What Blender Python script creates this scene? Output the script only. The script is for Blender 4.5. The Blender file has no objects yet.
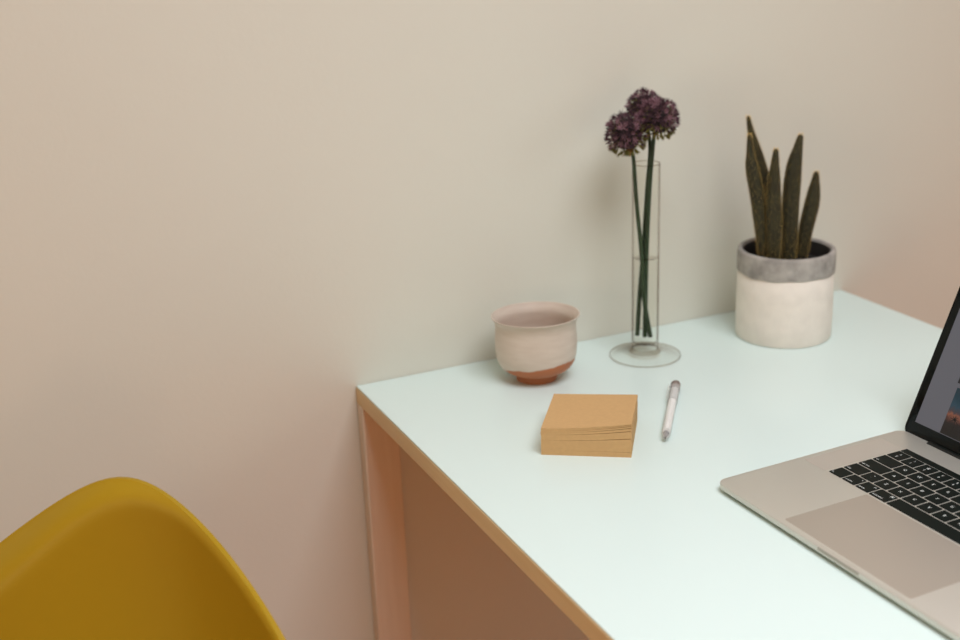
import bpy, bmesh, math, random
from mathutils import Vector, Matrix, Euler

random.seed(7)
SC = bpy.context.scene
COL = SC.collection
DZ = 0.74                      # desk top height above the floor
WY = 1.3766                    # y of the back wall
PI = math.pi

# ---------------------------------------------------------------- colour / material helpers
def lin(c):
    r = []
    for v in c[:3]:
        v /= 255.0
        r.append(v / 12.92 if v <= 0.04045 else ((v + 0.055) / 1.055) ** 2.4)
    return (*r, 1.0)

def mat(name, rgb, rough=0.5, metal=0.0, spec=0.5, noise=0.0, nscale=40.0, bump=0.0, bscale=200.0,
        sheen=0.0, coat=0.0, trans=0.0, ior=1.45, sss=0.0):
    m = bpy.data.materials.new(name); m.use_nodes = True
    nt = m.node_tree; b = nt.nodes['Principled BSDF']
    col = lin(rgb)
    b.inputs['Base Color'].default_value = col
    b.inputs['Roughness'].default_value = rough
    b.inputs['Metallic'].default_value = metal
    b.inputs['Specular IOR Level'].default_value = spec
    b.inputs['IOR'].default_value = ior
    b.inputs['Sheen Weight'].default_value = sheen
    b.inputs['Coat Weight'].default_value = coat
    b.inputs['Transmission Weight'].default_value = trans
    tc = nt.nodes.new('ShaderNodeTexCoord')
    if noise > 0:
        n = nt.nodes.new('ShaderNodeTexNoise'); n.inputs['Scale'].default_value = nscale
        n.inputs['Detail'].default_value = 6
        nt.links.new(tc.outputs['Object'], n.inputs['Vector'])
        r = nt.nodes.new('ShaderNodeValToRGB')
        r.color_ramp.elements[0].position = 0.3; r.color_ramp.elements[1].position = 0.7
        r.color_ramp.elements[0].color = (*[c * (1 - noise) for c in col[:3]], 1)
        r.color_ramp.elements[1].color = (*[min(1, c * (1 + noise)) for c in col[:3]], 1)
        nt.links.new(n.outputs['Fac'], r.inputs['Fac'])
        nt.links.new(r.outputs['Color'], b.inputs['Base Color'])
    if bump > 0:
        n2 = nt.nodes.new('ShaderNodeTexNoise'); n2.inputs['Scale'].default_value = bscale
        n2.inputs['Detail'].default_value = 4
        nt.links.new(tc.outputs['Object'], n2.inputs['Vector'])
        bp = nt.nodes.new('ShaderNodeBump'); bp.inputs['Strength'].default_value = bump
        bp.inputs['Distance'].default_value = 0.002
        nt.links.new(n2.outputs['Fac'], bp.inputs['Height'])
        nt.links.new(bp.outputs['Normal'], b.inputs['Normal'])
    return m

def emit(name, rgb, strength):
    m = bpy.data.materials.new(name); m.use_nodes = True
    b = m.node_tree.nodes['Principled BSDF']
    b.inputs['Base Color'].default_value = (0.004, 0.004, 0.005, 1)
    b.inputs['Roughness'].default_value = 0.15
    b.inputs['Emission Color'].default_value = lin(rgb)
    b.inputs['Emission Strength'].default_value = strength
    return m

M = {}
M['wall'] = mat('wall_paint', (220, 219, 206), 0.85, spec=0.2, noise=0.012, nscale=2.2, bump=0.10, bscale=140)
M['ceiling'] = mat('ceiling_paint', (222, 216, 206), 0.9, spec=0.2, bump=0.05)
M['desk_white'] = mat('white_melamine', (223, 240, 235), 0.25, spec=0.45, bump=0.015, bscale=500)
M['shell'] = mat('mustard_plastic', (174, 140, 24), 0.5, spec=0.3, bump=0.01, bscale=600)
M['dowel'] = mat('maple_dowel', (205, 170, 125), 0.45, noise=0.08, nscale=12)
M['black_metal'] = mat('black_steel', (22, 22, 24), 0.4, metal=0.8)
M['alu'] = mat('anodised_aluminium', (214, 211, 201), 0.42, metal=0.6, spec=0.5)
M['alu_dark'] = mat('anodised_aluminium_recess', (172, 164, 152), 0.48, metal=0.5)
M['pad'] = mat('glass_trackpad', (178, 168, 154), 0.42, metal=0.3)
M['key'] = mat('black_keycap', (8, 17, 13), 0.55, spec=0.22)
M['legend'] = mat('keycap_print', (240, 244, 240), 0.5)
M['bezel'] = mat('black_glass_bezel', (5, 9, 8), 0.12, spec=0.18)
M['hinge'] = mat('black_hinge_plastic', (12, 17, 16), 0.45)
M['rubber'] = mat('black_rubber', (18, 18, 18), 0.8)
M['kraft'] = mat('kraft_paper', (204, 166, 116), 0.85, spec=0.15, noise=0.03, nscale=220, bump=0.05, bscale=700)
M['annulus'] = mat('dark_annulus', (46, 43, 40), 0.7, noise=0.2, nscale=30)
M['soil'] = mat('dark_potting_soil', (20, 18, 16), 0.95, noise=0.4, nscale=160, bump=0.6, bscale=220)
M['spine'] = mat('straw_spines', (222, 190, 112), 0.6)
M['petal'] = mat('purple_petal', (70, 43, 53), 0.7, noise=0.35, nscale=70)
M['petal_pale'] = mat('mauve_petal', (140, 102, 112), 0.7, noise=0.25, nscale=70)
M['bud'] = mat('green_bud', (118, 112, 52), 0.7, noise=0.25, nscale=60)
M['core'] = mat('dark_flower_core', (34, 24, 26), 0.85)
M['bract'] = mat('papery_bract', (176, 138, 84), 0.8)
M['stemgreen'] = mat('green_stalk', (44, 62, 40), 0.5, noise=0.15, nscale=30)
M['refill'] = mat('grey_refill', (252, 251, 247), 0.45)
M['plug'] = mat('taupe_pen_plug', (128, 112, 106), 0.4)
M['pentip'] = mat('dark_pen_tip', (58, 48, 44), 0.35, metal=0.5)
M['white_trim'] = mat('white_trim_paint', (232, 230, 224), 0.5)

def wood_mat(name, a, b, scale, rough, axis='Y'):
    m = bpy.data.materials.new(name); m.use_nodes = True
    nt = m.node_tree; bs = nt.nodes['Principled BSDF']; bs.inputs['Roughness'].default_value = rough
    tc = nt.nodes.new('ShaderNodeTexCoord'); mp = nt.nodes.new('ShaderNodeMapping')
    s = [scale * 14] * 3; s['XYZ'.index(axis)] = scale
    mp.inputs['Scale'].default_value = s
    n = nt.nodes.new('ShaderNodeTexNoise'); n.inputs['Detail'].default_value = 5
    r = nt.nodes.new('ShaderNodeValToRGB')
    r.color_ramp.elements[0].color = lin(a); r.color_ramp.elements[1].color = lin(b)
    r.color_ramp.elements[0].position = 0.3; r.color_ramp.elements[1].position = 0.7
    nt.links.new(tc.outputs['Object'], mp.inputs['Vector']); nt.links.new(mp.outputs['Vector'], n.inputs['Vector'])
    nt.links.new(n.outputs['Fac'], r.inputs['Fac']); nt.links.new(r.outputs['Color'], bs.inputs['Base Color'])
    return m
M['edge'] = wood_mat('birch_edge_band', (221, 193, 143), (228, 202, 154), 2.0, 0.5, 'Y')
M['leg'] = wood_mat('birch_leg', (224, 209, 188), (230, 216, 196), 2.0, 0.5, 'Z')
M['floor'] = wood_mat('warm_floorboards', (214, 132, 78), (224, 146, 92), 1.6, 0.45, 'Y')

def cactus_mat():
    m = mat('cactus_skin', (46, 45, 26), 0.75, noise=0.3, nscale=60, bump=0.3, bscale=300, sheen=0.9)
    b = m.node_tree.nodes['Principled BSDF']; b.inputs['Sheen Tint'].default_value = lin((236, 200, 120)); b.inputs['Sheen Roughness'].default_value = 0.28
    return m
M['cactus'] = cactus_mat()

def stone_mats():
    # raw grey cement band and white painted lower body of the pot
    g = mat('raw_cement', (164, 159, 152), 0.85, noise=0.3, nscale=55, bump=0.35, bscale=120)
    w = mat('white_painted_cement', (236, 228, 216), 0.8, noise=0.04, nscale=60, bump=0.25, bscale=160)
    return g, w
M['cement'], M['pot_white'] = stone_mats()

def cup_mat():
    m = bpy.data.materials.new('glazed_stoneware'); m.use_nodes = True
    nt = m.node_tree; b = nt.nodes['Principled BSDF']
    tc = nt.nodes.new('ShaderNodeTexCoord'); sx = nt.nodes.new('ShaderNodeSeparateXYZ')
    nt.links.new(tc.outputs['Object'], sx.inputs['Vector'])
    # glaze line: a tilted plane with a little wobble (object x is the lateral direction)
    nz = nt.nodes.new('ShaderNodeTexNoise'); nz.inputs['Scale'].default_value = 38
    nt.links.new(tc.outputs['Object'], nz.inputs['Vector'])
    k = nt.nodes.new('ShaderNodeMath'); k.operation = 'MULTIPLY_ADD'
    k.inputs[1].default_value = CUP_SLOPE; k.inputs[2].default_value = CUP_LINE
    nt.links.new(sx.outputs['X'], k.inputs[0])
    ky = nt.nodes.new('ShaderNodeMath'); ky.operation = 'MULTIPLY_ADD'; ky.inputs[1].default_value = -0.13
    nt.links.new(sx.outputs['Y'], ky.inputs[0]); nt.links.new(k.outputs[0], ky.inputs[2])
    k2 = nt.nodes.new('ShaderNodeMath'); k2.operation = 'MULTIPLY_ADD'; k2.inputs[1].default_value = 0.011
    nt.links.new(nz.outputs['Fac'], k2.inputs[0]); nt.links.new(ky.outputs[0], k2.inputs[2])
    d = nt.nodes.new('ShaderNodeMath'); d.operation = 'SUBTRACT'
    nt.links.new(sx.outputs['Z'], d.inputs[0]); nt.links.new(k2.outputs[0], d.inputs[1])
    mr = nt.nodes.new('ShaderNodeMapRange'); mr.inputs['From Min'].default_value = 0.0; mr.inputs['From Max'].default_value = 0.0011
    nt.links.new(d.outputs[0], mr.inputs['Value'])
    n = nt.nodes.new('ShaderNodeTexNoise'); n.inputs['Scale'].default_value = 30; n.inputs['Detail'].default_value = 6
    mp = nt.nodes.new('ShaderNodeMapping'); mp.inputs['Scale'].default_value = (1, 1, 5)
    nt.links.new(tc.outputs['Object'], mp.inputs['Vector']); nt.links.new(mp.outputs['Vector'], n.inputs['Vector'])
    r = nt.nodes.new('ShaderNodeValToRGB')
    r.color_ramp.elements[0].position = 0.3; r.color_ramp.elements[1].position = 0.7
    r.color_ramp.elements[0].color = lin((203, 188, 172)); r.color_ramp.elements[1].color = lin((213, 200, 185))
    nt.links.new(n.outputs['Fac'], r.inputs['Fac'])
    mix = nt.nodes.new('ShaderNodeMix'); mix.data_type = 'RGBA'
    mix.inputs['A'].default_value = lin((180, 110, 70))
    nt.links.new(r.outputs['Color'], mix.inputs['B']); nt.links.new(mr.outputs['Result'], mix.inputs['Factor'])
    nt.links.new(mix.outputs['Result'], b.inputs['Base Color'])
    b.inputs['Roughness'].default_value = 0.5; b.inputs['Specular IOR Level'].default_value = 0.35
    bp = nt.nodes.new('ShaderNodeBump'); bp.inputs['Strength'].default_value = 0.15; bp.inputs['Distance'].default_value = 0.001
    nt.links.new(n.outputs['Fac'], bp.inputs['Height']); nt.links.new(bp.outputs['Normal'], b.inputs['Normal'])
    return m
CUP_SLOPE, CUP_LINE = 0.12, 0.0150
M['cup'] = cup_mat()

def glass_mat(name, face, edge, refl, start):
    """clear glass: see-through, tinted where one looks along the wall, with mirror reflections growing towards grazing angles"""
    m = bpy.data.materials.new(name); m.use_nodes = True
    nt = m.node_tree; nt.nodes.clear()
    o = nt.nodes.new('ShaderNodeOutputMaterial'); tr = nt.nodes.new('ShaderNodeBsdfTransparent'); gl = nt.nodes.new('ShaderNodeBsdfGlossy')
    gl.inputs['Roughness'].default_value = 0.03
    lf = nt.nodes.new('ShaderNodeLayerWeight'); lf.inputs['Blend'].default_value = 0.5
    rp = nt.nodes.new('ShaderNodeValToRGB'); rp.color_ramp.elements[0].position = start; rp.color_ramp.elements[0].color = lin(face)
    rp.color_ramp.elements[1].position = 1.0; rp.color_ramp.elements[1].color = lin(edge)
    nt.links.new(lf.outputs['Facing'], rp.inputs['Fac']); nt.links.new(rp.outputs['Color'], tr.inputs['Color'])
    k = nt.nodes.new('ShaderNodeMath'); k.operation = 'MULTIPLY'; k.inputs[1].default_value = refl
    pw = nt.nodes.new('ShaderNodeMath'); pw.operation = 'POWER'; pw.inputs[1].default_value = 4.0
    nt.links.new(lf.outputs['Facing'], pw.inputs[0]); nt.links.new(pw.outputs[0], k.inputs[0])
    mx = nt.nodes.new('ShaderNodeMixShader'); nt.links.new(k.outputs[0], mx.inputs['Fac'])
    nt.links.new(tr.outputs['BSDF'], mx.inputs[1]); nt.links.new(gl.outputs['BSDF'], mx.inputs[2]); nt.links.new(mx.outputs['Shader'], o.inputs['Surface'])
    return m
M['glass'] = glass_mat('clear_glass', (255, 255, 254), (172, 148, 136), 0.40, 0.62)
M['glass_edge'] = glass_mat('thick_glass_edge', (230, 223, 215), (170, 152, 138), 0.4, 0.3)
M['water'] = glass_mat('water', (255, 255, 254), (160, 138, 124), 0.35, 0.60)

def thin_clear(name, tint, frost):
    # clear plastic: part see-through, part pale body, glossy on top
    m = bpy.data.materials.new(name); m.use_nodes = True
    nt = m.node_tree; b = nt.nodes['Principled BSDF']
    b.inputs['Base Color'].default_value = lin(tint); b.inputs['Roughness'].default_value = 0.2
    tr = nt.nodes.new('ShaderNodeBsdfTransparent'); mx = nt.nodes.new('ShaderNodeMixShader')
    mx.inputs['Fac'].default_value = frost
    out = nt.nodes['Material Output']
    nt.links.new(tr.outputs['BSDF'], mx.inputs[1]); nt.links.new(b.outputs['BSDF'], mx.inputs[2])
    nt.links.new(mx.outputs['Shader'], out.inputs['Surface'])
    return m
M['pen_clear'] = thin_clear('clear_pen_plastic', (248, 247, 243), 0.2)

def grille_mat():
    m = mat('perforated_aluminium', (201, 193, 184), 0.5, metal=0.6)
    nt = m.node_tree; b = nt.nodes['Principled BSDF']
    tc = nt.nodes.new('ShaderNodeTexCoord'); v = nt.nodes.new('ShaderNodeTexVoronoi'); v.inputs['Scale'].default_value = 900
    v.inputs['Randomness'].default_value = 0.0
    nt.links.new(tc.outputs['Object'], v.inputs['Vector'])
    r = nt.nodes.new('ShaderNodeValToRGB')
    r.color_ramp.elements[0].position = 0.25; r.color_ramp.elements[0].color = lin((70, 64, 60))
    r.color_ramp.elements[1].position = 0.32; r.color_ramp.elements[1].color = lin((206, 200, 190))
    nt.links.new(v.outputs['Distance'], r.inputs['Fac']); nt.links.new(r.outputs['Color'], b.inputs['Base Color'])
    return m
M['grille'] = grille_mat()

def screen_photo_mat(h):
    # sunset picture on the screen: dark teal sky, orange glow, dark ground
    m = bpy.data.materials.new('screen_sunset_picture'); m.use_nodes = True
    nt = m.node_tree; b = nt.nodes['Principled BSDF']
    b.inputs['Base Color'].default_value = (0.004, 0.004, 0.005, 1); b.inputs['Roughness'].default_value = 0.15
    tc = nt.nodes.new('ShaderNodeTexCoord'); s = nt.nodes.new('ShaderNodeSeparateXYZ')
    nt.links.new(tc.outputs['Object'], s.inputs['Vector'])
    n = nt.nodes.new('ShaderNodeTexNoise'); n.inputs['Scale'].default_value = 150; n.inputs['Detail'].default_value = 4
    nt.links.new(tc.outputs['Object'], n.inputs['Vector'])
    a = nt.nodes.new('ShaderNodeMath'); a.operation = 'MULTIPLY_ADD'; a.inputs[1].default_value = 0.012
    nt.links.new(n.outputs['Fac'], a.inputs[0]); nt.links.new(s.outputs['Z'], a.inputs[2])
    mr = nt.nodes.new('ShaderNodeMapRange'); mr.inputs['From Min'].default_value = 0.006; mr.inputs['From Max'].default_value = h + 0.006
    nt.links.new(a.outputs[0], mr.inputs['Value'])
    r = nt.nodes.new('ShaderNodeValToRGB'); e = r.color_ramp.elements
    e[0].position = 0.0; e[0].color = lin((6, 8, 9)); e[1].position = 1.0; e[1].color = lin((2, 42, 52))
    for p, c in ((0.26, (20, 15, 17)), (0.36, (84, 50, 42)), (0.43, (142, 84, 62)), (0.49, (66, 58, 64)), (0.60, (30, 66, 82)), (0.78, (4, 52, 66))):
        x = e.new(p); x.color = lin(c)
    nt.links.new(mr.outputs['Result'], r.inputs['Fac'])
    nt.links.new(r.outputs['Color'], b.inputs['Emission Color']); b.inputs['Emission Strength'].default_value = SCREEN_E
    return m
SCREEN_E = 0.74
M['screen'] = emit('screen_grey_page', (101, 101, 108), SCREEN_E)
M['screen_dark'] = emit('screen_dark_tile', (10, 14, 18), SCREEN_E)
M['scr_photo'] = screen_photo_mat(0.052)
M['palm'] = emit('screen_palm_shape', (8, 8, 10), SCREEN_E)

# ---------------------------------------------------------------- mesh helpers
def link(name, bm, mats, parent=None, loc=None, rot=None, smooth=True, angle=40):
    bmesh.ops.recalc_face_normals(bm, faces=bm.faces) if bm.faces else None
    me = bpy.data.meshes.new(name); bm.to_mesh(me); bm.free()
    for m in (mats if isinstance(mats, (list, tuple)) else [mats]): me.materials.append(m)
    o = bpy.data.objects.new(name, me); COL.objects.link(o)
    if parent: o.parent = parent
    if loc is not None: o.location = loc
    if rot is not None: o.rotation_euler = rot
    if smooth:
        me.shade_smooth()
        me.set_sharp_from_angle(angle=math.radians(angle))
    return o

def thing(name, label, cat, loc=(0, 0, 0), rotz=0.0, group=None):
    o = bpy.data.objects.new(name, None); COL.objects.link(o)
    o.empty_display_size = 0.02
    o.location = loc; o.rotation_euler = (0, 0, rotz)
    return tag(o, label, cat, group)
def tag(o, label, cat, group=None):
    o['label'] = label; o['category'] = cat
    if group: o['group'] = group
    return o
def struct(o): o['kind'] = 'structure'; return o

def add_box(bm, lo, hi, bevel=0.0, seg=2, mi=0):
    v = [bm.verts.new((x, y, z)) for x in (lo[0], hi[0]) for y in (lo[1], hi[1]) for z in (lo[2], hi[2])]
    fs = [bm.faces.new([v[i] for i in q]) for q in ((0, 1, 3, 2), (4, 6, 7, 5), (0, 4, 5, 1), (2, 3, 7, 6), (0, 2, 6, 4), (1, 5, 7, 3))]
    for f in fs: f.material_index = mi
    if bevel > 0:
        es = list({e for f in fs for e in f.edges})
        bmesh.ops.bevel(bm, geom=es, offset=bevel, segments=seg, profile=0.5, affect='EDGES')
def box(lo, hi, bevel=0.0, seg=2):
    bm = bmesh.new(); add_box(bm, lo, hi, bevel, seg); return bm

def lathe(bm, prof, n=64, mi=0, cap0=True, cap1=True):
    rings = []
    for r, z in prof:
        if r < 1e-6: rings.append([bm.verts.new((0, 0, z))])
        else: rings.append([bm.verts.new((r * math.cos(2 * PI * i / n), r * math.sin(2 * PI * i / n), z)) for i in range(n)])
    for a, b in zip(rings, rings[1:]):
        for i in range(n):
            j = (i + 1) % n
            q = [a[i % len(a)], a[j % len(a)], b[j % len(b)], b[i % len(b)]]
            q = list(dict.fromkeys(q))
            if len(q) > 2:
                f = bm.faces.new(q); f.material_index = mi
    if cap0 and len(rings[0]) > 1: bm.faces.new(rings[0]).material_index = mi
    if cap1 and len(rings[-1]) > 1: bm.faces.new(rings[-1]).material_index = mi

def catmull(P, n=8):
    P = [Vector(p) for p in P]; out = []
    for i in range(len(P) - 1):
        p0 = P[i - 1] if i else P[0] * 2 - P[1]
        p1, p2 = P[i], P[i + 1]
        p3 = P[i + 2] if i + 2 < len(P) else P[-1] * 2 - P[-2]
        for k in range(n):
            t = k / n
            out.append(0.5 * ((2 * p1) + (p2 - p0) * t + (2 * p0 - 5 * p1 + 4 * p2 - p3) * t * t + (3 * p1 - p0 - 3 * p2 + p3) * t ** 3))
    out.append(P[-1]); return out

def tube(bm, pts, rad, n=12, mi=0, shape=None):
    """sweep a ring along pts; rad a number or list; shape(angle)->radius factor"""
    rings = []; up = None
    for i, p in enumerate(pts):
        t = (pts[min(i + 1, len(pts) - 1)] - pts[max(i - 1, 0)]).normalized()
        if up is None:
            up = t.orthogonal().normalized()
        up = (up - t * up.dot(t)).normalized(); s = t.cross(up)
        r = rad[i] if isinstance(rad, (list, tuple)) else rad
        rings.append([bm.verts.new(p + (up * math.cos(2 * PI * k / n) + s * math.sin(2 * PI * k / n)) * r * (shape(2 * PI * k / n) if shape else 1)) for k in range(n)])
    for a, b in zip(rings, rings[1:]):
        for k in range(n):
            f = bm.faces.new((a[k], a[(k + 1) % n], b[(k + 1) % n], b[k])); f.material_index = mi
    bm.faces.new(rings[0]).material_index = mi; bm.faces.new(rings[-1]).material_index = mi
    return rings

def rrect(w, h, r, n=6):
    """rounded rectangle outline centred on 0, counter clockwise"""
    out = []
    for cx, cy, a0 in ((w / 2 - r, h / 2 - r, 0), (-w / 2 + r, h / 2 - r, 90), (-w / 2 + r, -h / 2 + r, 180), (w / 2 - r, -h / 2 + r, 270)):
        for k in range(n + 1):
            a = math.radians(a0 + 90 * k / n); out.append((cx + r * math.cos(a), cy + r * math.sin(a)))
    return out

def slab(bm, w, h, r, prof, n=6, off=(0, 0), mi=0):
    """loft of rounded rectangles: prof = list of (inset, z)"""
    rings = []
    for ins, z in prof:
        rings.append([bm.verts.new((x + off[0], y + off[1], z)) for x, y in rrect(w - 2 * ins, h - 2 * ins, max(r - ins, 0.0002), n)])
    m = len(rings[0])
    for a, b in zip(rings, rings[1:]):
        for k in range(m):
            f = bm.faces.new((a[k], a[(k + 1) % m], b[(k + 1) % m], b[k])); f.material_index = mi
    f = bm.faces.new(rings[0]); f.material_index = mi
    f = bm.faces.new(rings[-1]); f.material_index = mi

# ---------------------------------------------------------------- the room
X0, X1, Y0, HT = -2.0, 3.0, -2.8, 2.6
struct(link('wall_back', box((X0 - .1, WY, -.05), (X1 + .1, WY + .12, HT)), M['wall'], smooth=False))
struct(link('floor', box((X0 - .1, Y0 - .1, -.1), (X1 + .1, WY + .12, 0)), M['floor'], smooth=False))
struct(link('ceiling', box((X0 - .1, Y0 - .1, HT), (X1 + .1, WY + .12, HT + .1)), M['ceiling'], smooth=False))
WL = (-.70, .10, .65, 1.45)            # made-up opening in the left wall for the added side light
bm = bmesh.new()
add_box(bm, (X0 - .12, Y0, 0), (X0, WL[0], HT)); add_box(bm, (X0 - .12, WL[1], 0), (X0, WY, HT))
add_box(bm, (X0 - .12, WL[0], 0), (X0, WL[1], WL[2])); add_box(bm, (X0 - .12, WL[0], WL[3]), (X0, WL[1], HT))
struct(link('wall_left', bm, M['wall'], smooth=False))
bm = bmesh.new()
for lo, hi in (((X0 - .08, WL[0], WL[2]), (X0 - .02, WL[0] + .04, WL[3])), ((X0 - .08, WL[1] - .04, WL[2]), (X0 - .02, WL[1], WL[3])),
               ((X0 - .08, WL[0], WL[2]), (X0 - .02, WL[1], WL[2] + .04)), ((X0 - .08, WL[0], WL[3] - .04), (X0 - .02, WL[1], WL[3]))):
    add_box(bm, lo, hi)
struct(link('added_left_window', bm, M['white_trim'], smooth=False))  # unseen frame, made up to go with the added left light
struct(link('wall_front', box((X0, Y0 - .12, 0), (X1, Y0, HT)), M['wall'], smooth=False))
# right wall with a window opening
WIN = (-2.0, -0.4, 1.0, 2.3)
bm = bmesh.new()
add_box(bm, (X1, Y0, 0), (X1 + .12, WIN[0], HT)); add_box(bm, (X1, WIN[1], 0), (X1 + .12, WY, HT))
add_box(bm, (X1, WIN[0], 0), (X1 + .12, WIN[1], WIN[2])); add_box(bm, (X1, WIN[0], WIN[3]), (X1 + .12, WIN[1], HT))
struct(link('wall_right', bm, M['wall'], smooth=False))
bm = bmesh.new()
for lo, hi in (((X1 + .02, WIN[0], WIN[2]), (X1 + .08, WIN[0] + .05, WIN[3])), ((X1 + .02, WIN[1] - .05, WIN[2]), (X1 + .08, WIN[1], WIN[3])),
               ((X1 + .02, WIN[0], WIN[2]), (X1 + .08, WIN[1], WIN[2] + .05)), ((X1 + .02, WIN[0], WIN[3] - .05), (X1 + .08, WIN[1], WIN[3]))):
    add_box(bm, lo, hi)
struct(link('window_1', bm, M['white_trim'], smooth=False))

# ---------------------------------------------------------------- desk
DX0, DX1, DY0, DY1, DT = 0.4406, 1.2008, -0.10, WY - 0.0006, 0.0228
desk = thing('desk', 'white topped desk with pale wooden edges and legs against the wall', 'desk', ((DX0 + DX1) / 2, (DY0 + DY1) / 2, 0))
hx, hy = (DX1 - DX0) / 2, (DY1 - DY0) / 2
link('desk_top', box((-hx + .0008, -hy + .0008, DZ - .0016), (hx - .0008, hy, DZ), .0006, 1), M['desk_white'], desk)
o = link('edge_band', box((-hx, -hy, DZ - DT), (hx, hy, DZ - .0016), .001, 1), M['edge'], desk); o['label'] = 'pale birch edge under the white surface'
LW, LD = 0.0465, 0.020
for sx in (-1, 1):
    for sy in (-1, 1):
        x0 = -hx if sx < 0 else hx - LW
        y0 = -hy if sy < 0 else hy - LD
        link('leg', box((x0, y0, 0.0), (x0 + LW, y0 + LD, DZ - DT), .0015, 1), M['leg'], desk)
# rails under the top at the two ends
for sy in (-1, 1):
    y0 = -hy + .002 if sy < 0 else hy - .018
    link('rail', box((-hx + LW, y0, DZ - DT - .012), (hx - LW, y0 + .016, DZ - DT), .001, 1), M['leg'], desk)

# ---------------------------------------------------------------- mustard shell armchair
def make_chair():
    ap = Vector((CH_AP[0], CH_AP[1], CH_AP[2] + DZ)); psi = CH_PSI
    fw = Vector((math.cos(psi), math.sin(psi), 0))
    base = ap + fw * 0.27
    root = thing('armchair', 'mustard yellow moulded shell armchair standing beside the desk', 'chair', (base.x, base.y, 0), psi)
    zt = ap.z
    A, w, b = 0.0559, 0.0655, 2.0
    # rim, local x forward, y left; half from back centre to front centre
    half = []
    for i in range(0, 25):
        s = 0.24 * i / 24
        half.append(Vector((-0.27 + b * s * s, s, zt - A * (math.sqrt(1 + (s / w) ** 2) - 1))))
    ctl = [half[-1], Vector((-.075, .285, .618)), Vector((.03, .302, .605)), Vector((.14, .298, .585)), Vector((.215, .272, .53)),
           Vector((.25, .225, .462)), Vector((.268, .15, .432)), Vector((.275, .07, .425)), Vector((.276, 0, .424))]
    half = half[:-1] + catmull(ctl, 6)
    rim = half + [Vector((v.x, -v.y, v.z)) for v in reversed(half[1:-1])]
    C = Vector((0.02, 0, 0.415))
    NR = 48
    bm = bmesh.new(); rings = []
    for k in range(1, NR + 1):
        t = 1 - (1 - k / NR) ** 2.0; ring = []
        for v in rim:
            H = v.z - C.z
            # bowl profile: flat seat, rounded corner, upright wall, lip rolling outwards
            tall = max(0.0, min(1.0, H / 0.2))
            ph = t * PI / 2
            sd = max(0.0, min(1.0, (abs(v.y) - .06) / .16)); sd = sd * sd * (3 - 2 * sd)
            hb = math.sin(ph) ** (0.42 - .12 * sd)
            side = max(0.0, min(1.0, (v.y + .12) / .20)); side = side * side * (3 - 2 * side)   # broad lip on one arm, narrow on the other
            PL = .140 - .130 * side; LIP = .026 - .018 * side
            vb = (1 - math.cos(ph)) ** 1.15
            # lip: horizontal reach shrinks below the rim, then flares to 1
            pull = PL * tall * math.exp(-((1 - t) / LIP) ** 2.0)
            hb = hb * (1 - PL * tall) + pull * hb if t < 1 else 1.0
            p = C + Vector(((v.x - C.x) * hb, (v.y - C.y) * hb, H * vb))
            if t == 1: p = v.copy()
            ring.append(bm.verts.new(p))
        rings.append(ring)
    c = bm.verts.new(C); n = len(rim)
    for i in range(n): bm.faces.new((c, rings[0][i], rings[0][(i + 1) % n]))
    for a, bb in zip(rings, rings[1:]):
        for i in range(n): bm.faces.new((a[i], bb[i], bb[(i + 1) % n], a[(i + 1) % n]))
    sh = link('shell', bm, M['shell'], root, angle=80)
    so = sh.modifiers.new('thickness', 'SOLIDIFY'); so.thickness = 0.0055; so.offset = -1
    bv = sh.modifiers.new('soft_edge', 'BEVEL'); bv.width = 0.0018; bv.segments = 3; bv.limit_method = 'ANGLE'; bv.angle_limit = math.radians(50)
    for sx in (-1, 1):
        for sy in (-1, 1):
            bm = bmesh.new()
            p = [Vector((.02 + sx * .09, sy * .085, .40)), Vector((.02 + sx * .225, sy * .215, 0.0))]
            pts = [p[0].lerp(p[1], i / 8) for i in range(9)]
            tube(bm, pts, [.013 + .004 * math.sin(PI * min(1, i / 8 + .2)) - .004 * (i / 8) for i in range(9)], 16)
            link('leg', bm, M['dowel'], root)
    bm = bmesh.new()
    L = lambda sx, sy, z: Vector((.02 + sx * (.09 + .135 * (.40 - z) / .40), sy * (.085 + .13 * (.40 - z) / .40), z))
    for a, b2 in (((-1, -1), (-1, 1)), ((1, -1), (1, 1)), ((-1, -1), (1, -1)), ((-1, 1), (1, 1))):
        tube(bm, [L(*a, .36), L(*b2, .16)], .004, 8); tube(bm, [L(*b2, .36), L(*a, .16)], .004, 8)
    add_box(bm, (-.09, -.10, .392), (.13, .10, .404), .002, 1)
    link('wire_brace', bm, M['black_metal'], root)
CH_AP, CH_PSI = (0.1231, 1.0955, 0.0715), math.radians(-130.78)
make_chair()

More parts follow.
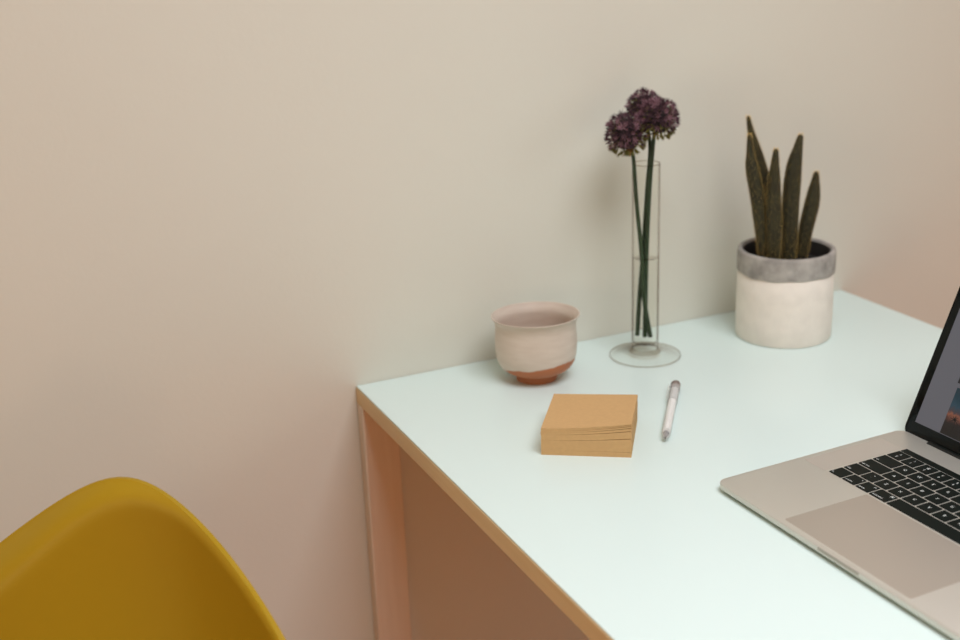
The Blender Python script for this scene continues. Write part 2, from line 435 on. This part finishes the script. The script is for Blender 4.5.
# ---------------------------------------------------------------- ceramic cup
def make_cup(x, y):
    prof_out = [(0.0, .0016), (.0215, .0016), (.0225, 0.0), (.0252, 0.0), (.0258, .002), (.0250, .0075), (.0268, .0092), (.0345, .0118), (.0415, .0160),
                (.0463, .0220), (.0492, .0300), (.0504, .040), (.0507, .050), (.0503, .0585), (.0496, .066), (.0495, .0715), (.0505, .0765), (.0526, .0803), (.0542, .0823)]
    prof_in = [(.0543, .0834), (.0532, .0834), (.0514, .0806), (.0488, .0765), (.0470, .0715), (.0470, .065), (.0476, .056), (.0474, .046), (.0455, .036),
               (.0415, .0265), (.034, .0185), (.022, .0140), (0.0, .0128)]
    out = [Vector((r, 0, z)) for r, z in prof_out]; inn = [Vector((r, 0, z)) for r, z in prof_in]
    a = [(v.x, v.z) for v in catmull(out[4:], 4)]; b = [(v.x, v.z) for v in catmull(inn, 4)]
    bm = bmesh.new(); lathe(bm, prof_out[:4] + a + [(max(0, r), z) for r, z in b], 96)
    for v in bm.verts: v.co.y *= 1 - .07 * min(1, v.co.z / .06)
    # hand thrown: slight wobble
    for v in bm.verts:
        an = math.atan2(v.co.y, v.co.x); k = 1 + .006 * math.sin(2 * an + 1) * v.co.z / .08
        v.co.x *= k; v.co.y *= k; v.co.z += .0006 * math.sin(an + 2) * (v.co.z / .08)
    o = link('cup', bm, M['cup'], None, (x, y, DZ), (0, 0, math.radians(-24.7)), angle=60)
    tag(o, 'beige glazed pottery cup with bare terracotta foot near the desk corner', 'cup')
make_cup(0.6492, 1.2889)

# ---------------------------------------------------------------- notepad block of kraft paper
def make_pad():
    fl, fr, bl, br = Vector((.5505, 1.0862)), Vector((.6309, 1.0330)), Vector((.6075, 1.1640)), Vector((.6888, 1.1150))
    root = thing('notepad', 'thick block of kraft brown note paper with fanned edges', 'notepad', ((fl + br).x / 2, (fl + br).y / 2, DZ))
    o = Vector(((fl + br).x / 2, (fl + br).y / 2))
    # heights of each bundle: bottom/top at left and right edge of the front
    H = [(0, .0055, 0, .0059), (.0055, .0171, .0062, .0212), (.0172, .0235, .0220, .0300), (.0235, .0262, .0307, .0336),
         (.0262, .0280, .0344, .0358), (.0280, .0293, .0364, .0374), (.0293, .0312, .0379, .0391)]
    rnd = random.Random(3); N, K = 12, 5
    for i, (b0, t0, b1, t1) in enumerate(H):
        bm = bmesh.new()
        j = Vector((rnd.uniform(-.0002, .0002), rnd.uniform(-.0002, .0002)))
        def P(u, v, z0, z1):
            q = fl.lerp(fr, u).lerp(bl.lerp(br, u), v) - o + j
            e = u ** 1.8
            fade = 1 - v                      # the fanning is strongest at the front
            z = z0 + (z1 - z0) * e * fade
            return bm.verts.new((q.x, q.y, z))
        g0 = [[P(a / N, c / K, b0, b1) for c in range(K + 1)] for a in range(N + 1)]
        g1 = [[P(a / N, c / K, t0, t1) for c in range(K + 1)] for a in range(N + 1)]
        for a in range(N):
            for c in range(K):
                bm.faces.new((g0[a][c], g0[a][c + 1], g0[a + 1][c + 1], g0[a + 1][c])); bm.faces.new((g1[a][c], g1[a + 1][c], g1[a + 1][c + 1], g1[a][c + 1]))
        for a in range(N):
            bm.faces.new((g0[a][0], g0[a + 1][0], g1[a + 1][0], g1[a][0])); bm.faces.new((g0[a][K], g1[a][K], g1[a + 1][K], g0[a + 1][K]))
        for c in range(K):
            bm.faces.new((g0[0][c], g1[0][c], g1[0][c + 1], g0[0][c + 1])); bm.faces.new((g0[N][c], g0[N][c + 1], g1[N][c + 1], g1[N][c]))
        link('paper_block' if i < 2 else 'paper_sheets', bm, M['kraft'], root, angle=30)
make_pad()

# ---------------------------------------------------------------- pen
def make_pen():
    a, b = Vector((.6810, 1.0455)), Vector((.7780, 1.1725))       # tip, cap end
    d = b - a; L = d.length; ang = math.atan2(d.y, d.x); R = .0062
    root = thing('pen', 'clear plastic pen with a pocket clip lying beside the notepad', 'pen', (a.x, a.y, DZ + R), ang)
    def lx(prof, name, m, n=24):
        bm = bmesh.new(); lathe(bm, prof, n)
        bmesh.ops.rotate(bm, verts=bm.verts, cent=(0, 0, 0), matrix=Matrix.Rotation(PI / 2, 3, 'Y'))
        return link(name, bm, m, root, angle=50)
    lx([(.0010, .0010), (.0026, .0018), (.0044, .0060), (.0056, .0130), (.0058, .0200), (.0058, L - .018), (.0052, L - .018), (.0052, .0200), (.0049, .0132), (.0038, .0066), (.0018, .0026)], 'barrel', M['pen_clear'])
    lx([(0, .0200), (.0040, .0200), (.0046, L - .021), (0, L - .021)], 'ink_refill', M['refill'])
    lx([(0, .0004), (.0008, .0008), (.0012, .0035), (.0024, .0075), (.0024, .0090), (0, .0090)], 'tip', M['pentip'])
    lx([(.0, .0128), (.0026, .0128), (.0034, .0142), (.0026, .0156), (.0, .0156)], 'grip_ring', M['pentip'])
    lx([(.0062, L - .056), (.0062, L - .012), (.0058, L - .012), (.0058, L - .056)], 'cap', M['pen_clear'])
    lx([(0, L - .020), (.0054, L - .020), (.0060, L - .012), (.0060, L - .003), (.0050, L - .0004), (0, L)], 'end_plug', M['plug'])
    bm = bmesh.new()
    add_box(bm, (L - .050, .0064, .0006), (L - .010, .0084, .0040), .0006, 2); add_box(bm, (L - .016, .0044, .0006), (L - .010, .0072, .0040), .0004, 1)
    link('clip', bm, M['pen_clear'], root)
make_pen()

# ---------------------------------------------------------------- glass vase, water and flowers
VX, VY = 0.8058, 1.2872
def make_vase():
    root = thing('bud_vase', 'tall slim clear glass vase on a round foot half filled with water', 'vase', (VX, VY, DZ))
    R, T, HV = .0173, .0013, .2530
    prof = [(0, 0.0006), (.040, .0006), (.0440, 0), (.0456, .0006), (.0460, .0016), (.0456, .0026), (.040, .0034), (.028, .0046), (.0205, .0064), (.0164, .0088), (.0156, .0115), (.0166, .0140), (.0171, .0160), (R, .022),
            (R, .20), (R, HV - .001), (R - .0005, HV), (R - T + .0004, HV), (R - T, HV - .001), (R - T, .20), (R - T, .0230), (.0150, .0195), (.0125, .0182), (.007, .0177), (0, .0176)]
    bm = bmesh.new(); lathe(bm, prof, 72)
    for f in bm.faces:
        c = f.calc_center_median(); q = c.xy.length
        if q > .0449 or c.z > HV - .0008 or (.0142 < q < .0212 and .0055 < c.z < .0125): f.material_index = 1
    link('glass_body', bm, [M['glass'], M['glass_edge']], root, angle=50)
    e = .00015                                              # water reaches just into the glass wall
    w = [(0, .0176 - e), (.007, .0177 - e), (.0125, .0182 - e), (.0150 + e, .0195 - e), (R - T + e, .0230), (R - T + e, .1335), (R - T - .0010, .1322), (R - T - .003, .1318), (0, .1318)]
    bm = bmesh.new(); lathe(bm, w, 72)
    link('water', bm, M['water'], root, angle=50)
make_vase()

def flower(name, label, pts, head, r, seed, tilt):
    rnd = random.Random(seed)
    root = thing(name, label, 'flower', (VX, VY, DZ), 0, 'purple ball flowers in the glass vase')
    P = [Vector(p) for p in pts]; h = Vector(head)
    bm = bmesh.new(); path = catmull(P + [h - Vector(tilt) * r * .55], 10)
    tube(bm, path, [.0030 - .0008 * i / len(path) for i in range(len(path))], 10)
    link('stalk', bm, M['stemgreen'], root)
    ax = Vector(tilt).normalized()
    # flower head: every floret is a pedicel with six narrow petals, set on a ball
    bm = bmesh.new()
    bmesh.ops.create_icosphere(bm, subdivisions=3, radius=r * .66, matrix=Matrix.Translation(h))
    for f in bm.faces: f.material_index = 2
    NF = 270
    for i in range(NF):
        z = 1 - 2 * (i + .5) / NF; q = math.sqrt(1 - z * z); a = i * 2.399963
        n = Vector((q * math.cos(a), q * math.sin(a), z)); n = (n + Vector([rnd.uniform(-.12, .12) for _ in range(3)])).normalized()
        low = n.dot(ax)
        if low < -.86: continue
        rr = r * rnd.uniform(.80, .97)
        green = low < -.36 + rnd.uniform(-.2, .2)
        mi = 3 if green else (0 if rnd.random() < .62 else 1)
        t1 = n.orthogonal().normalized(); t2 = n.cross(t1); p0 = h + n * r * .60; c = h + n * rr * (.86 if green else .84)
        wd = r * .018
        vs = [bm.verts.new(p0 + t1 * wd), bm.verts.new(p0 - t1 * wd), bm.verts.new(c - t1 * wd), bm.verts.new(c + t1 * wd)]
        bm.faces.new(vs).material_index = 3
        ph = rnd.uniform(0, 6.28); k = 6
        opn = rnd.uniform(.3, .75) if not green else .22
        pl = r * rnd.uniform(.20, .31)
        for s in range(k):
            an = ph + 2 * PI * s / k
            d = (n * (1 - opn * .5) + (t1 * math.cos(an) + t2 * math.sin(an)) * opn).normalized()
            sd = d.cross(n).normalized() if d.cross(n).length > 1e-4 else t1
            nn = d.cross(sd)
            tip = c + d * pl; mid = c + d * pl * .5
            v = [bm.verts.new(c), bm.verts.new(mid + sd * pl * .095 + nn * pl * .03), bm.verts.new(tip), bm.verts.new(mid - sd * pl * .095 + nn * pl * .03)]
            bm.faces.new(v).material_index = mi
    link('flower_head', bm, [M['petal'], M['petal_pale'], M['core'], M['bud']], root, smooth=False)
    # papery bract and green pedicels under the head
    bm = bmesh.new()
    for i in range(16):
        a = 2 * PI * i / 16 + rnd.uniform(-.2, .2); t1 = ax.orthogonal().normalized(); t2 = ax.cross(t1)
        rd = t1 * math.cos(a) + t2 * math.sin(a); b0 = h - ax * r * .62
        tip = h - ax * r * rnd.uniform(.66, .96) + rd * r * rnd.uniform(.25, .5); sd = ax.cross(rd)
        v = [bm.verts.new(b0 + sd * r * .06), bm.verts.new(b0 - sd * r * .06), bm.verts.new(tip - sd * r * .03), bm.verts.new(tip + sd * r * .05)]
        bm.faces.new(v)
    link('bract', bm, M['bract'], root, smooth=False)
FL = []   # filled below with solved positions
FV = Vector((.407, .913, 0))
def st(off, *pts): return [Vector(p) + FV * off for p in pts]
flower('allium', 'lowest of the purple ball flowers, leaning left out of the vase',
       st(-.005, (.0056, -.0025, .0275), (-.0017, .0008, .0772), (-.0056, .0025, .1408), (-.0116, .0052, .2079), (-.0152, .0068, .2607)),
       (-.0262, .0029, .2915), .0287, 1, (-.30, -.05, .95))
flower('allium', 'purple ball flower in front of the highest one in the vase, facing the laptop side',
       st(.0005, (-.0002, .0001, .0257), (.0004, -.0002, .0771), (.0013, -.0006, .1405), (.0041, -.0018, .2199), (.0079, -.0035, .2783)),
       (.0068, -.0162, .3095), .0270, 2, (.22, -.12, .97))
flower('allium', 'highest of the purple ball flowers, partly hidden behind another in the vase',
       st(.0062, (-.0084, .0037, .0262), (-.0060, .0027, .0774), (-.0021, .0010, .1406), (.0020, -.0009, .2199), (.0048, -.0022, .2723)),
       (.0085, .0181, .3182), .0240, 3, (.05, .20, .97))

# ---------------------------------------------------------------- potted cactus
def make_cactus():
    px, py = 1.0090, 1.2662
    root = thing('potted_cactus', 'cactus with five upright fuzzy stems in a white and grey cement pot', 'potted plant', (px, py, DZ))
    bm = bmesh.new()
    lathe(bm, [(0, .0012), (.053, .0012), (.0590, 0), (.0614, .0006), (.0626, .003), (.0629, .03), (.0627, .06), (.0622, .0900), (.0614, .0910), (.0545, .0910), (.0545, .0918), (0, .0918)], 96)
    pot = link('pot', bm, M['pot_white'], root)
    bm = bmesh.new()
    pr = [(.0545, .0903), (.0620, .0903), (.0631, .0911), (.0634, .097), (.0633, .1165), (.0625, .1193), (.0611, .1203), (.0578, .1201), (.0564, .1186), (.0556, .109), (.0552, .0940), (.0545, .0918)]
    lathe(bm, pr + [pr[0]], 128, cap0=False, cap1=False)
    bmesh.ops.remove_doubles(bm, verts=bm.verts, dist=1e-6)
    for v in bm.verts:                                   # uneven lower edge of the bare cement band
        if v.co.z < .0920 and v.co.xy.length > .060:
            a = math.atan2(v.co.y, v.co.x); v.co.z += .0011 * math.sin(3 * a + .6) + .0005 * math.sin(11 * a)
    o = link('cement_rim', bm, M['cement'], root); o['label'] = 'bare grey cement rim'
    bm = bmesh.new(); lathe(bm, [(0, .0920), (.0535, .0920), (.0537, .0985), (.045, .1005), (.02, .1025), (0, .1030)], 48)
    rnd = random.Random(5)
    for v in bm.verts:
        if v.co.z > .0983 and v.co.xy.length < .053: v.co.z += rnd.uniform(-.0008, .0008)
    link('soil', bm, M['soil'], root)
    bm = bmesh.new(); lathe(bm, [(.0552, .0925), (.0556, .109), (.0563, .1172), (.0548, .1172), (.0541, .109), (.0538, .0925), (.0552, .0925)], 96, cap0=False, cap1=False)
    link('inner_annulus', bm, M['annulus'], root)['label'] = 'dark liner inside the pot'  # dark ring set just inside the upper pot wall
    stems = [([(-.0383, .0412, .2934), (-.0330, .0388, .2680), (-.0217, .0338, .2294), (-.012, .0294, .1894), (-.0075, .0274, .109)], .0070),
             ([(-.0567, .0122, .2762), (-.0550, .0113, .2520), (-.0525, .0103, .2325), (-.0456, .0072, .1982), (-.0385, .004, .150), (-.0333, .0017, .109)], .0080),
             ([(-.0302, -.0085, .2582), (-.0308, -.0082, .2300), (-.0304, -.0083, .1850), (-.0290, -.0090, .150), (-.0284, -.0092, .109)], .0092),
             ([(.0068, -.0096, .2725), (.0040, -.0085, .2540), (.0005, -.0070, .2300), (-.0012, -.006, .1872), (-.0010, -.0062, .150), (-.0006, -.0063, .109)], .0100),
             ([(.0338, -.0107, .2214), (.0330, -.0102, .2050), (.0306, -.0093, .1800), (.0250, -.0071, .1480), (.0202, -.0046, .109)], .0088)]
    for si, (pts, R) in enumerate(stems):
        rs = random.Random(20 + si)
        path = catmull([Vector(p) - Vector((0, 0, .0024)) for p in reversed(pts)], 12); n = len(path)
        rad = []
        for i in range(n):
            t = i / (n - 1)
            r = R * (0.86 + .22 * math.sin(PI * min(1, t * 1.25)) - .56 * max(0, (t - .5) / .5) ** 1.4)
            # rounded tip over the last centimetre
            dl = (path[-1] - path[i]).length; tipr = .0050
            if dl < tipr: r = min(r, math.sqrt(max(0.0, tipr ** 2 - (tipr - dl) ** 2)) * r / tipr + .0005)
            rad.append(r)
        bm = bmesh.new(); NRIB = 11
        tube(bm, path, rad, NRIB * 4, shape=lambda a: 1 + .05 * math.cos(NRIB * a))
        stem = link('stem', bm, M['cactus'], root, angle=80)
        # short straw coloured spines along every rib
        bm = bmesh.new(); up = None
        acc = 0
        for i in range(1, n):
            t = (path[i] - path[i - 1]).normalized()
            if up is None: up = (path[1] - path[0]).normalized().orthogonal().normalized()
            up = (up - t * up.dot(t)).normalized(); s = t.cross(up)
            steps = max(1, int((path[i] - path[i - 1]).length / .0011))
            for q in range(steps):
                c = path[i - 1].lerp(path[i], q / steps); r = rad[i - 1] + (rad[i] - rad[i - 1]) * q / steps
                for k in range(NRIB):
                    a = 2 * PI * (k + rs.random()) / NRIB; d = up * math.cos(a) + s * math.sin(a)
                    b0 = c + d * r * .99 + t * rs.uniform(-.0005, .0005)
                    for h_ in range(5):
                        dd = (d + (up * rs.uniform(-.16, .16) + s * rs.uniform(-.16, .16)) + t * rs.uniform(-.1, .22)).normalized()
                        e = b0 + dd * rs.uniform(.0020, .0036); w = dd.cross(t).normalized() * .00015
                        bm.faces.new((bm.verts.new(b0 - w), bm.verts.new(b0 + w), bm.verts.new(e)))
        for _ in range(140):                             # woolly tip
            d = Vector((rs.gauss(0, 1), rs.gauss(0, 1), abs(rs.gauss(0, 1)))).normalized()
            b0 = path[-1] - (path[-1] - path[-2]).normalized() * rs.uniform(0, .006) + d * .0022
            e = b0 + d * rs.uniform(.0012, .0030); w = d.orthogonal().normalized() * .00020
            bm.faces.new((bm.verts.new(b0 - w), bm.verts.new(b0 + w), bm.verts.new(e)))
        link('spines', bm, M['spine'], stem, smooth=False)
make_cactus()

# ---------------------------------------------------------------- laptop
def text_mesh(bm, s, size, x, y, z, align='CENTER', mi=1):
    cu = bpy.data.curves.new('glyphs', 'FONT'); cu.body = s; cu.size = size; cu.align_x = align; cu.align_y = 'CENTER'; cu.resolution_u = 2
    ob = bpy.data.objects.new('glyphs', cu); COL.objects.link(ob)
    me = bpy.data.meshes.new_from_object(ob.evaluated_get(bpy.context.evaluated_depsgraph_get()))
    n0 = len(bm.verts); f0 = len(bm.faces)
    bm.from_mesh(me); bm.verts.ensure_lookup_table(); bm.faces.ensure_lookup_table()
    for v in bm.verts[n0:]: v.co = (v.co.x + x, v.co.y + y, z)
    for f in bm.faces[f0:]:
        f.material_index = mi
        f.normal_update()
        if f.normal.z < 0: f.normal_flip()
    bpy.data.objects.remove(ob); bpy.data.curves.remove(cu); bpy.data.meshes.remove(me)

def make_laptop():
    W, D = .3493, .2407
    FX, BX = .0034, .0018          # body reaches a little past the key field's frame of reference
    # local frame: x = user's right, y = towards the hinge, z up, origin at the front left corner
    root = thing('laptop', 'open silver laptop with black keys standing on the white desk', 'laptop', (.6683, .9255, DZ), LAP_ANG - PI / 2)
    bm = bmesh.new()
    slab(bm, W + .0056, D + FX + BX, .0110, [(.014, .0014), (.006, .0018), (.0022, .0027), (.0006, .0040), (0, .0055), (0, .0097), (.0003, .0103), (.0009, .0106)], 8, (W / 2, D / 2 - FX / 2 + BX / 2))
    link('base', bm, M['alu'], root, angle=30)
    ZT = .0106
    for fx in (.03, W - .03):
        for fy in (.025, D - .03):
            bm = bmesh.new(); lathe(bm, [(0, 0), (.0075, 0), (.008, .0006), (.008, .0016), (0, .0016)], 24)
            link('foot', bm, M['rubber'], root, (fx, fy, 0))
    # trackpad, slightly sunk: thin dark reveal around a glass plate
    TM = (W - .160) / 2
    bm = bmesh.new(); slab(bm, .160, .1000, .0025, [(0, ZT - .0005), (0, ZT + .00005), (.0002, ZT + .0001)], 5, (W / 2, .0030 + .05))
    o = link('trackpad', bm, M['pad'], root, angle=30); o['label'] = 'large darker grey trackpad'
    # finger scoop in the front edge
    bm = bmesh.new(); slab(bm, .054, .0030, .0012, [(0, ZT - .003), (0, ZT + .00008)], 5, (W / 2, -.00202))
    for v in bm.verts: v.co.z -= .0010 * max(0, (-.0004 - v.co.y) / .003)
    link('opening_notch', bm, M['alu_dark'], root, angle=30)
    for gx in (.0045, W - .0045 - .0300):
        bm = bmesh.new(); slab(bm, .0300, .1030, .001, [(0, ZT - .0004), (0, ZT + .00006)], 3, (gx + .015, .1033 + .0515))
        link('speaker_grille', bm, M['grille'], root, smooth=False)
    # keyboard, ISO layout
    U, KL, GAP = .0188, .0372, .0018
    rows = {0: .1143, 1: .13345, 2: .1526, 3: .17175, 4: .1909}
    def key(x0, w, row, texts, h=1.0, yoff=0.0):
        cx = KL + (x0 + w / 2) * U; cy = rows[row] + yoff
        kw, kh = w * U - GAP, h * .01915 - GAP
        bm = bmesh.new(); slab(bm, kw, kh, .0011, [(0, ZT - .0003), (0, ZT + .00035), (.00025, ZT + .0006)], 4)
        zt = ZT + .00066
        for s, size, tx, ty, al in texts:
            text_mesh(bm, s, size, tx if al == 'CENTER' else (-kw / 2 + .0017 if al == 'LEFT' else kw / 2 - .0017), ty, zt, al)
        me = bpy.data.meshes.new('key')
        bm.normal_update()
        bm.to_mesh(me); bm.free()
        me.materials.append(M['key']); me.materials.append(M['legend'])
        o = bpy.data.objects.new('key', me); COL.objects.link(o); o.parent = root; o.location = (cx, cy, 0)
    def one(s): return [(s, .0049, 0, 0, 'CENTER')]
    def two(a, b): return [(a, .0040, 0, .0030, 'CENTER'), (b, .0040, 0, -.0030, 'CENTER')]
    # number row
    x = 0
    for a, b in zip('±!@£$%^&*()_+', '§1234567890-='): key(x, 1, 4, two(a, b)); x += 1
    key(x, 1.5, 4, [('delete', .0030, 0, -.0052, 'RIGHT')])
    key(0, 1.5, 3, [('tab', .0030, 0, -.0052, 'LEFT')]); x = 1.5
    for c in 'QWERTYUIOP': key(x, 1, 3, one(c)); x += 1
    for a, b in ('{[', '}]'): key(x, 1, 3, two(a, b)); x += 1
    key(x + .25, .75, 3, [('return', .0024, 0, -.010, 'RIGHT')], h=2, yoff=-U / 2)
    key(0, 1.75, 2, [('caps lock', .0030, 0, -.0052, 'LEFT')]); x = 1.75
    for c in 'ASDFGHJKL': key(x, 1, 2, one(c)); x += 1
    for a, b in (':;', '"\'', '|\\'): key(x, 1, 2, two(a, b)); x += 1
    key(0, 1.25, 1, [('shift', .0030, 0, -.0052, 'LEFT')]); key(1.25, 1, 1, two('~', '`')); x = 2.25
    for c in 'ZXCVBNM': key(x, 1, 1, one(c)); x += 1
    for a, b in ('<,', '>.', '?/'): key(x, 1, 1, two(a, b)); x += 1
    key(x, 2.25, 1, [('shift', .0030, 0, -.0052, 'RIGHT')])
    key(0, 1, 0, [('fn', .0030, 0, -.0052, 'LEFT')])
    key(1, 1, 0, [('control', .0031, 0, -.0052, 'LEFT'), ('^', .0040, 0, .0046, 'RIGHT')])
    key(2, 1, 0, [('option', .0031, 0, -.0052, 'LEFT'), ('alt', .0030, 0, .0050, 'RIGHT')])
    key(3, 1.25, 0, [('command', .0034, 0, -.0052, 'LEFT'), ('⌘', .0044, 0, .0046, 'RIGHT')])
    key(4.25, 5, 0, [])
    key(9.25, 1.25, 0, [('command', .0034, 0, -.0052, 'RIGHT'), ('⌘', .0044, 0, .0046, 'LEFT')])
    key(10.5, 1, 0, [('option', .0031, 0, -.0052, 'RIGHT'), ('alt', .0030, 0, .0050, 'LEFT')])
    key(11.5, 1, 0, [('◀', .0026, 0, 0, 'CENTER')], h=.55, yoff=-.0042)
    key(12.5, 1, 0, [('▲', .0026, 0, 0, 'CENTER')], h=.52, yoff=.0045); key(12.5, 1, 0, [('▼', .0026, 0, 0, 'CENTER')], h=.52, yoff=-.0045)
    key(13.5, 1, 0, [('▶', .0026, 0, 0, 'CENTER')], h=.55, yoff=-.0042)
    bm = bmesh.new(); slab(bm, 14.5 * U - GAP, .0090, .0009, [(0, ZT - .0003), (0, ZT + .0002), (.0002, ZT + .0003)], 4, (KL + 7.25 * U, .2003 + .0050))
    o = link('touch_strip', bm, M['key'], root, angle=30); o['label'] = 'glossy black touch strip above the keys'
    # hinge bar
    bm = bmesh.new()
    add_box(bm, (.0375, D - .0042, .0070), (W - .0375, D + .0030, .0122), .0018, 3)
    link('hinge_bar', bm, M['hinge'], root)
    # lid, built upright (z up along the lid, y = away from the user), then tilted back
    LH = .2360
    def lidpart(name, bm, m, parent, smooth=True):
        bmesh.ops.rotate(bm, verts=bm.verts, cent=(0, 0, 0), matrix=Matrix.Rotation(PI / 2, 3, 'X'))  # slab z -> -y
        return link(name, bm, m, parent, smooth=smooth, angle=30)
    TILT = math.radians(23.0)
    bm = bmesh.new(); slab(bm, W, LH + .004, .0110, [(.0004, -.0012), (0, -.0020), (0, -.0040), (.0012, -.0052), (.004, -.0058)], 8, (W / 2, LH / 2 - .002))
    lid = lidpart('lid', bm, M['alu'], root)
    lid.location = (0, .2418, .0107); lid.rotation_euler = (-TILT, 0, 0)
    bm = bmesh.new(); slab(bm, W - .0002, LH + .0038, .0109, [(0, -.00125), (0, -.0002), (.0004, 0)], 8, (W / 2, LH / 2 - .002))
    o = lidpart('bezel', bm, M['bezel'], lid); o['label'] = 'black glass bezel around the screen'
    S0, S1, B0, B1 = .0108, W - .0108, .0133, LH - .0105
    bm = bmesh.new(); add_box(bm, (S0, -.00008, B0), (S1, .0006, B1)); link('screen', bm, M['screen'], lid, smooth=False)['label'] = 'lit grey page on the screen'
    # picture and dark tiles shown on the page
    bm = bmesh.new(); add_box(bm, (0, -.00016, 0), (.115, .0004, .0505)); link('screen_picture', bm, M['scr_photo'], lid, (.0452, 0, B0 + .0006), smooth=False)['label'] = 'sunset picture with palm silhouettes on the screen'
    bm = bmesh.new(); add_box(bm, (0, -.00016, 0), (.115, .0004, .0075)); link('screen_tile', bm, M['screen_dark'], lid, (.0432, 0, .0690), smooth=False)
    rnd = random.Random(4); bm = bmesh.new()
    for k in range(7):
        bx = .058 + k * .0145 + rnd.uniform(-.003, .003); hh = rnd.uniform(.014, .024)
        pts = [Vector((bx + .002 * math.sin(j * .5), 0, B0 + .004 + hh * j / 6)) for j in range(7)]
        def strip(a, b, w0, w1):
            d = (b - a).normalized(); s = Vector((d.z, 0, -d.x))
            bm.faces.new([bm.verts.new(v + Vector((0, -.0002, 0))) for v in (a - s * w0, a + s * w0, b + s * w1, b - s * w1)])
        for a, b in zip(pts, pts[1:]): strip(a, b, .00045, .0004)
        for j in range(7):
            an = math.radians(-20 + j * 37); tip = pts[-1] + Vector((math.cos(an), 0, math.sin(an) - .25)) * .0065
            strip(pts[-1], tip, .0007, .0001)
    link('screen_palms', bm, M['palm'], lid, smooth=False)
LAP_ANG = 0.0273
make_laptop()

# ---------------------------------------------------------------- light
def area(name, loc, target, sx, sy, power, rgb):
    l = bpy.data.lights.new(name, 'AREA'); l.shape = 'RECTANGLE'; l.size = sx; l.size_y = sy; l.energy = power; l.color = rgb
    o = bpy.data.objects.new(name, l); COL.objects.link(o); o.location = loc
    o.rotation_euler = (Vector(target) - Vector(loc)).to_track_quat('-Z', 'Y').to_euler()
    return o
area('ceiling_lamp', (.64, 0.0, HT - .03), (.64, 0.0, 0), 1.2, 1.2, 29, (.96, 1.0, 1.08)).data.spread = math.radians(146)
area('window_daylight', (X1 - .02, (WIN[0] + WIN[1]) / 2, (WIN[2] + WIN[3]) / 2), (0, (WIN[0] + WIN[1]) / 2, 1.2), WIN[1] - WIN[0], WIN[3] - WIN[2], 8, (.93, 1.0, 1.0))
pl = bpy.data.lights.new('added_warm_light', 'POINT'); pl.energy = 12; pl.color = (1, .70, .46); pl.shadow_soft_size = .3  # added warm fill without a fixture, brightens the low wall under the desk
po = bpy.data.objects.new('added_warm_light', pl); COL.objects.link(po); po.location = (.25, -2.3, .6)
area('added_left_light', (X0 + .02, -.3, 1.05), (1.5, .1, .8), .7, .7, 10, (1, .82, .62))  # warm side light added on the left, its window is made up
w = bpy.data.worlds.new('world'); SC.world = w; w.use_nodes = True
w.node_tree.nodes['Background'].inputs['Color'].default_value = (.8, .9, 1, 1); w.node_tree.nodes['Background'].inputs['Strength'].default_value = 0.6

# ---------------------------------------------------------------- camera
cd = bpy.data.cameras.new('camera'); cam = bpy.data.objects.new('camera', cd); COL.objects.link(cam)
pitch, roll, yaw = .3309, -.0383, .4194
F = Vector((math.sin(yaw) * math.cos(pitch), math.cos(yaw) * math.cos(pitch), -math.sin(pitch)))
Rt = Vector((math.cos(yaw), -math.sin(yaw), 0)); Up = Rt.cross(F)
R2 = Rt * math.cos(roll) + Up * math.sin(roll); U2 = Up * math.cos(roll) - Rt * math.sin(roll)
mw = Matrix((R2, U2, -F)).transposed().to_4x4(); mw.translation = (0, 0, DZ + .5738)
cam.matrix_world = mw
cd.sensor_width = 36; cd.lens = 1241.1 / 960 * 36; cd.clip_start = .02
cd.dof.use_dof = True; cd.dof.focus_distance = 1.28; cd.dof.aperture_fstop = 3.5
SC.camera = cam
SC.view_settings.view_transform = 'Standard'; SC.view_settings.look = 'None'
SC.view_settings.exposure = -0.05; SC.view_settings.gamma = 1.0; SC.view_settings.use_curve_mapping = False
